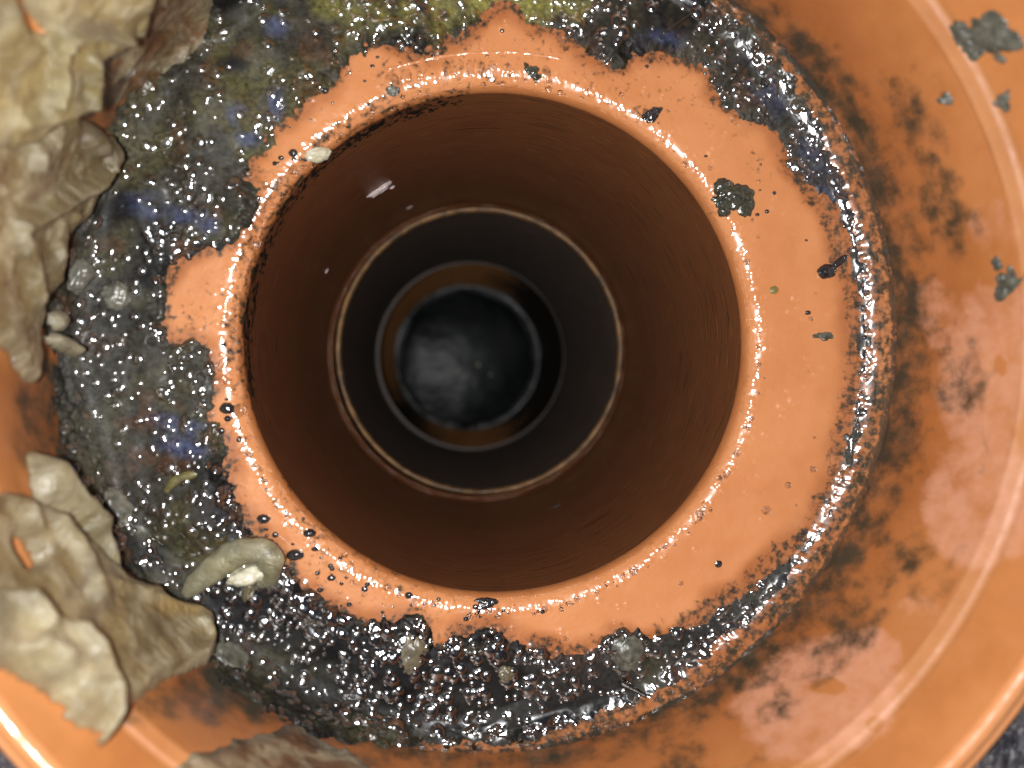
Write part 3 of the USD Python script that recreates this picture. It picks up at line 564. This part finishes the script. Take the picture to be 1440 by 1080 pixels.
tissue('wet_tissue', 'broad beige wet tissue sheet spread flat at the lower left', [(-90, 690), (16, 696), (36, 704), (60, 706), (92, 738), (124, 760), (150, 786), (166, 806), (202, 824), (240, 842), (296, 858), (301, 868), (304, 905), (298, 926), (278, 943), (226, 960), (196, 986), (164, 998), (126, 960), (60, 900), (0, 880), (-90, 870)],
    holes=[[(9, 762), (20, 757), (46, 790), (42, 802), (20, 792)]], ridges=(([(60, 740), (95, 800), (120, 850)], .0022, 12), ([(20, 720), (28, 750)], .0014, 9), ([(190, 850), (290, 866)], .0007, 7), ([(275, 880), (292, 905), (280, 930)], .0010, 7), ([(130, 830), (190, 845), (215, 835)], .0013, 8)),
    dark_lines=(([(130, 860), (100, 880)], 14, (.15, .125, .085)), ([(110, 800), (80, 850)], 10, (.20, .17, .11))), seed=500, tint=(.40, .32, .165), tint2=(.25, .205, .115), base_h=.0034, amp=.0016, scale=70, tspots=(((230, 865), (40, 14), (.34, .23, .085)),))
tissue('tissue_strip', 'pale shiny strip of tissue running down onto the beige sheet', [(33, 632), (50, 634), (70, 648), (82, 682), (112, 712), (138, 734), (156, 764), (168, 806), (150, 806), (120, 772), (88, 742), (56, 716), (38, 690)],
    ridges=(([(55, 665), (85, 705), (120, 745)], .0026, 14),), seed=600, tint=(.46, .42, .27), tint2=(.36, .32, .19), base_h=.0040, amp=.0010, rag=5)
tissue('wet_tissue', 'bright yellowish tongue of tissue hanging over the bottom left rim', [(-90, 820), (20, 836), (50, 872), (92, 892), (112, 930), (136, 975), (151, 1006), (148, 1036), (128, 1070), (113, 1032), (80, 992), (42, 972), (0, 950), (-90, 930)],
    ridges=(([(78, 892), (104, 940), (118, 1000), (126, 1050)], .0032, 15), ([(0, 860), (30, 900)], .0022, 12), ([(20, 930), (50, 950)], .0022, 16)), seed=700, tint=(.54, .47, .28), tint2=(.40, .34, .21), base_h=.0060, amp=.0022)
tissue('tissue_film', 'dull grey brown film of tissue at the bottom edge left of centre', [(232, 1090), (262, 1066), (330, 1045), (398, 1016), (420, 1016), (452, 1040), (500, 1064), (530, 1082), (520, 1180), (200, 1180)], seed=800, tint=(.20, .115, .070), tint2=(.11, .07, .050), base_h=.0004, amp=.0007, scale=70, thick=.0003, th=(4.0, 5.2), bed=prof_groove[6:] + prof_wall[1:] + prof_ridge, rag=16)

# a curled shred of tissue on the sludge
curl = thing('tissue_curl', 'curled beige shred of tissue with a white end lying on the dark sludge', 'tissue curl')
path = [(258, 840), (285, 812), (318, 788), (348, 772), (372, 770), (386, 786), (382, 808), (366, 820)]
w3 = [hit(*c) for c in path]; hgt = [.0008, .0018, .0028, .0034, .0036, .0034, .0028, .0020]
pts = smooth_path([p + n * h for (p, n), h in zip(w3, hgt)], 60)
rad = np.interp(np.linspace(0, 1, 60), [0, .1, .3, .55, .75, .9, 1], [.0009, .0021, .0027, .0030, .0027, .0022, .0010])
v, f = tube_along(pts, rad, 20, .62)
v = v + .0017 * (np.stack([fbm(v, 240, 3, 900 + k) for k in range(3)], -1) - .5)
tn = np.zeros_like(v) + (.25, .225, .13); tn = lerp(tn, (.16, .145, .085), sm(fbm(v, 220, 3, 910), .45, .65))
put('shred', v, f, 'wet_tissue', curl, colors={'tint': tn})
lump('white_end', 352, 806, (27, 14), .0030, 'white_lump', -12, 31, .25, parent=curl, sink=-.2)
lump('tail', 352, 830, (9, 14), .0018, 'pale_lump', 20, 32, .25, parent=curl, sink=.2)

# ------------------------------------------------------------------ lumps, specks, droplets
def item(name, label, cat, *a, group=None, **k): return setkeys(lump(name, *a, **k), label, cat, group)
item('pale_lump', 'round beige lump half sunk in the black sludge at the bottom', 'lump', 573, 918, (27, 31), .0024, 'pale_lump', 10, 41, .25)
item('grey_lump', 'grey green lump beside the tissue strip on the left', 'lump', 165, 712, (30, 22), .0030, 'grey_lump', 40, 42, .35)
item('grey_lump', 'tall smooth grey lump below the left tissue wad', 'lump', 106, 385, (18, 26), .0040, 'grey_lump', 10, 43, .25)
item('grey_lump', 'rounded grey lump right of the glistening slime on the left', 'lump', 166, 418, (18, 22), .0034, 'grey_lump', 0, 44, .25)
item('pale_lump', 'small pale crumb in the bottom sludge under the throat', 'lump', 711, 946, (11, 12), .0018, 'pale_lump', 0, 45, .3)
item('grey_lump', 'grey green slimy lump below right of the throat', 'lump', 882, 916, (23, 24), .0022, 'grey_grime', 0, 46, .3)
item('grey_lump', 'flattened grey lump below the curled tissue', 'lump', 325, 925, (30, 24), .0024, 'grey_grime', 30, 47, .3)
item('slime_lump', 'glossy dark green slime lump on the clean right side of the ledge', 'slime lump', 1032, 276, (29, 25), .0020, 'green_slime', 0, 48, .3, cluster=22)
item('slime_bead', 'round black bead by the right hand groove', 'bead', 1162, 382, (13, 10), .0012, 'black_slime', -10, 49, .15)
item('slime_smear', 'thin black smear joining the bead to the groove', 'smear', 1180, 368, (14, 5), .0006, 'black_slime', -40, 50, .2)
item('grey_dash', 'short grey dash of grime on the right side of the ledge', 'grime', 1156, 472, (14, 6), .0007, 'grey_grime', 4, 51, .3, cluster=8)
item('slime_speck', 'black slime speck near the upper right of the lip', 'speck', 917, 161, (14, 11), .0008, 'black_slime', -20, 52, .4, cluster=12)
item('slime_speck', 'tiny dark dot alone on the lower right of the ledge', 'speck', 1010, 793, (5, 5), .0006, 'black_slime', 0, 53, .2)
item('slime_blob', 'double black blob on the lip straight below the throat', 'blob', 683, 850, (17, 8), .0009, 'black_slime', -5, 54, .45, cluster=8)
item('slime_blob', 'green grey blob on the top of the lip beside the moulded marks', 'blob', 749, 102, (11, 13), .0011, 'green_slime', -40, 55, .3, cluster=8)
item('slime_blob', 'dark blob on the upper left of the lip', 'blob', 553, 128, (9, 7), .0009, 'grey_grime', 0, 56, .4)
item('white_blob', 'pearly white blob on the lip at the upper left', 'blob', 446, 216, (19, 10), .0022, 'white_lump', 8, 57, .2)
item('white_flake', 'pale translucent flake stuck high in the throat', 'flake', 533, 264, (19, 7), .0011, 'flake_white', -32, 58, .35, tube=True)
for c, s_, a, lab in (((575, 290), (6, 2), 10, 'tiny white fleck in the throat above the lower pipe'), ((458, 380), (5, 2), 40, 'tiny white fleck on the left wall of the throat'), ((551, 262), (4, 2), -30, 'tiny fleck right beside the pale flake in the throat'), ((782, 713), (8, 6), 0, 'small dark crumb low in the throat')):
    item('fleck', lab, 'fleck', *c, s_, .0005, 'flake_white' if 'crumb' not in lab else 'grey_grime', ang=a, seed=int(c[0]), tube=True, sub=2)
item('green_fleck', 'tiny yellow green fleck on the right side of the ledge', 'fleck', 1088, 408, (6, 5), .0005, 'leaf_fleck', 0, 61, .3)
for c, s_, a, lab in (((1258, 132), (26, 12), 30, 'dark grime patch high on the right wall'), ((1268, 168), (18, 11), 10, 'grime patch just below the dark patch on the right wall'), ((1336, 138), (15, 7), -12, 'small dark grime dash on the right wall'), ((1352, 52), (20, 20), 0, 'round grey slime drop left in the top right corner cluster'), ((1395, 55), (40, 24), 0, 'largest grey green slime patch in the top right corner'), ((1370, 76), (14, 13), 0, 'lowest grey slime drop of the top right corner cluster'), ((1422, 398), (17, 26), 15, 'grey slime drip at the right edge of the photo'), ((1406, 372), (12, 8), 35, 'thin grey dab above the drip at the right edge'), ((1412, 142), (11, 15), 0, 'pale grey droplet on the ridge near the right edge')):
    item('grime_patch', lab, 'grime', *c, s_, .0009, 'grey_grime', ang=a, seed=int(sum(c)), rough=.4, cluster=14)
for px_, py_, px2, py2, lab in ((872, 958, 908, 980, 'short black twig poking out of the sludge at the bottom right'), (928, 52, 975, 16, 'thin black twig at the top edge of the ledge')):
    (a, na), (b, nb) = hit(px_, py_), hit(px2, py2)
    pts = np.linspace(a + na * .0010, b + nb * .0022, 14); pts += .0004 * (np.stack([fbm(pts, 200, 2, 70 + k) for k in range(3)], -1) - .5)
    v, f = tube_along(pts, np.linspace(.0009, .0004, 14), 8); setkeys(put('twig', v, f, 'twig_bark'), lab, 'twig')
pts = smooth_path([hit(*c)[0] + hit(*c)[1] * .0022 for c in ((238, 690), (250, 675), (268, 667), (288, 664))], 24)
v, f = tube_along(pts, np.interp(np.linspace(0, 1, 24), [0, .3, .8, 1], [.0006, .0011, .0009, .0004]), 8, .6); setkeys(put('plant_fibre', v, f, 'yellow_fibre'), 'yellow green plant fibre curled on the left sludge', 'fibre')

# loose black specks splashed over the lip and ledge: too many to count
V, Fc, n0 = [], [], 0
for c, s_, k in (((470, 790), 55, 46), ((540, 850), 60, 26), ((400, 760), 40, 22), ((330, 590), 22, 14), ((650, 870), 40, 16), ((500, 160), 60, 18), ((420, 235), 40, 14), ((1080, 240), 60, 12), ((900, 110), 70, 12), ((1050, 520), 110, 12), ((620, 110), 90, 16), ((340, 480), 16, 10)):
    for _ in range(k):
        x, y = rng.normal(c[0], s_), rng.normal(c[1], s_)
        if np.hypot(x - 703, y - 483) < 366 or not (0 < x < 1440 and 0 < y < 1080): continue
        p, n = hit(x, y); r_ = math.exp(rng.normal(math.log(.00045), .45)); v, f = ellipsoid((r_, r_ * rng.uniform(.6, 1), r_ * .7), int(x), .25, 2)
        V.append(v + p + n * r_ * .2); Fc.append(f + n0); n0 += len(v)
setkeys(put('black_specks', np.vstack(V), np.vstack(Fc), 'black_slime'), 'black specks splashed over the lip and ledge', 'specks', kind='stuff')
# water droplets
V, Fc, n0 = [], [], 0
for k in range(420):
    a = rng.uniform(0, 2 * np.pi); q = rng.random()
    if q < .62: rad_ = 371 + rng.normal(0, 5); c = (692, 490)
    elif q < .80: rad_ = 533 + rng.normal(0, 4); c = (685, 470); a = rng.uniform(-1.2, 1.1)
    else: rad_ = rng.uniform(380, 520); c = (692, 485)
    x, y = c[0] + rad_ * math.cos(a), c[1] + rad_ * math.sin(a)
    if not (-20 < x < 1460 and -20 < y < 1100) or np.hypot(x - 703, y - 483) < 362: continue
    p, n = hit(x, y); r_ = math.exp(rng.normal(math.log(.00042), .35)); v, f = ellipsoid((r_, r_, r_ * .55), k, .12, 2)
    V.append(v + p + n * r_ * .12); Fc.append(f + n0); n0 += len(v)
setkeys(put('water_droplets', np.vstack(V), np.vstack(Fc), 'clear_water'), 'tiny clear water droplets beaded on the lip and the ledge', 'droplets', kind='stuff')
# bubbles and foam on the water far below
def deep(px_, py_, z=-.347):
    d = B @ np.array([(px_ - 720) / FPX, (540 - py_) / FPX, 1.0]); return CAM + d * (z - CAM[2]) / d[2]
for c, r_, lab in (((655, 529), .0012, 'largest white bubble on the water at the bottom'), ((672, 513), .0011, 'bubble right of the largest one on the water'), ((644, 523), .0010, 'bubble left of the largest one on the water'), ((690, 527), .0008, 'faint small bubble right of the others on the water')):
    v, f = ellipsoid((r_, r_, r_ * .8), int(c[0]), .05, 2); setkeys(put('bubble', v + deep(*c), f, 'white_lump'), lab, 'bubble')
V, Fc, n0 = [], [], 0
for k in range(70):
    t = rng.random(); a = math.radians(-62 + 112 * t)
    x, y = 664 + (104 + rng.normal(0, 2)) * math.cos(a), 502 + (104 + rng.normal(0, 2)) * math.sin(a)
    r_ = rng.uniform(.0005, .0011); v, f = ellipsoid((r_, r_, r_), k, .1, 1); V.append(v + deep(x, y, -.337)); Fc.append(f + n0); n0 += len(v)
setkeys(put('foam', np.vstack(V), np.vstack(Fc), 'grey_lump'), 'string of grey foam along the collar at the bottom of the shaft', 'foam', kind='stuff')
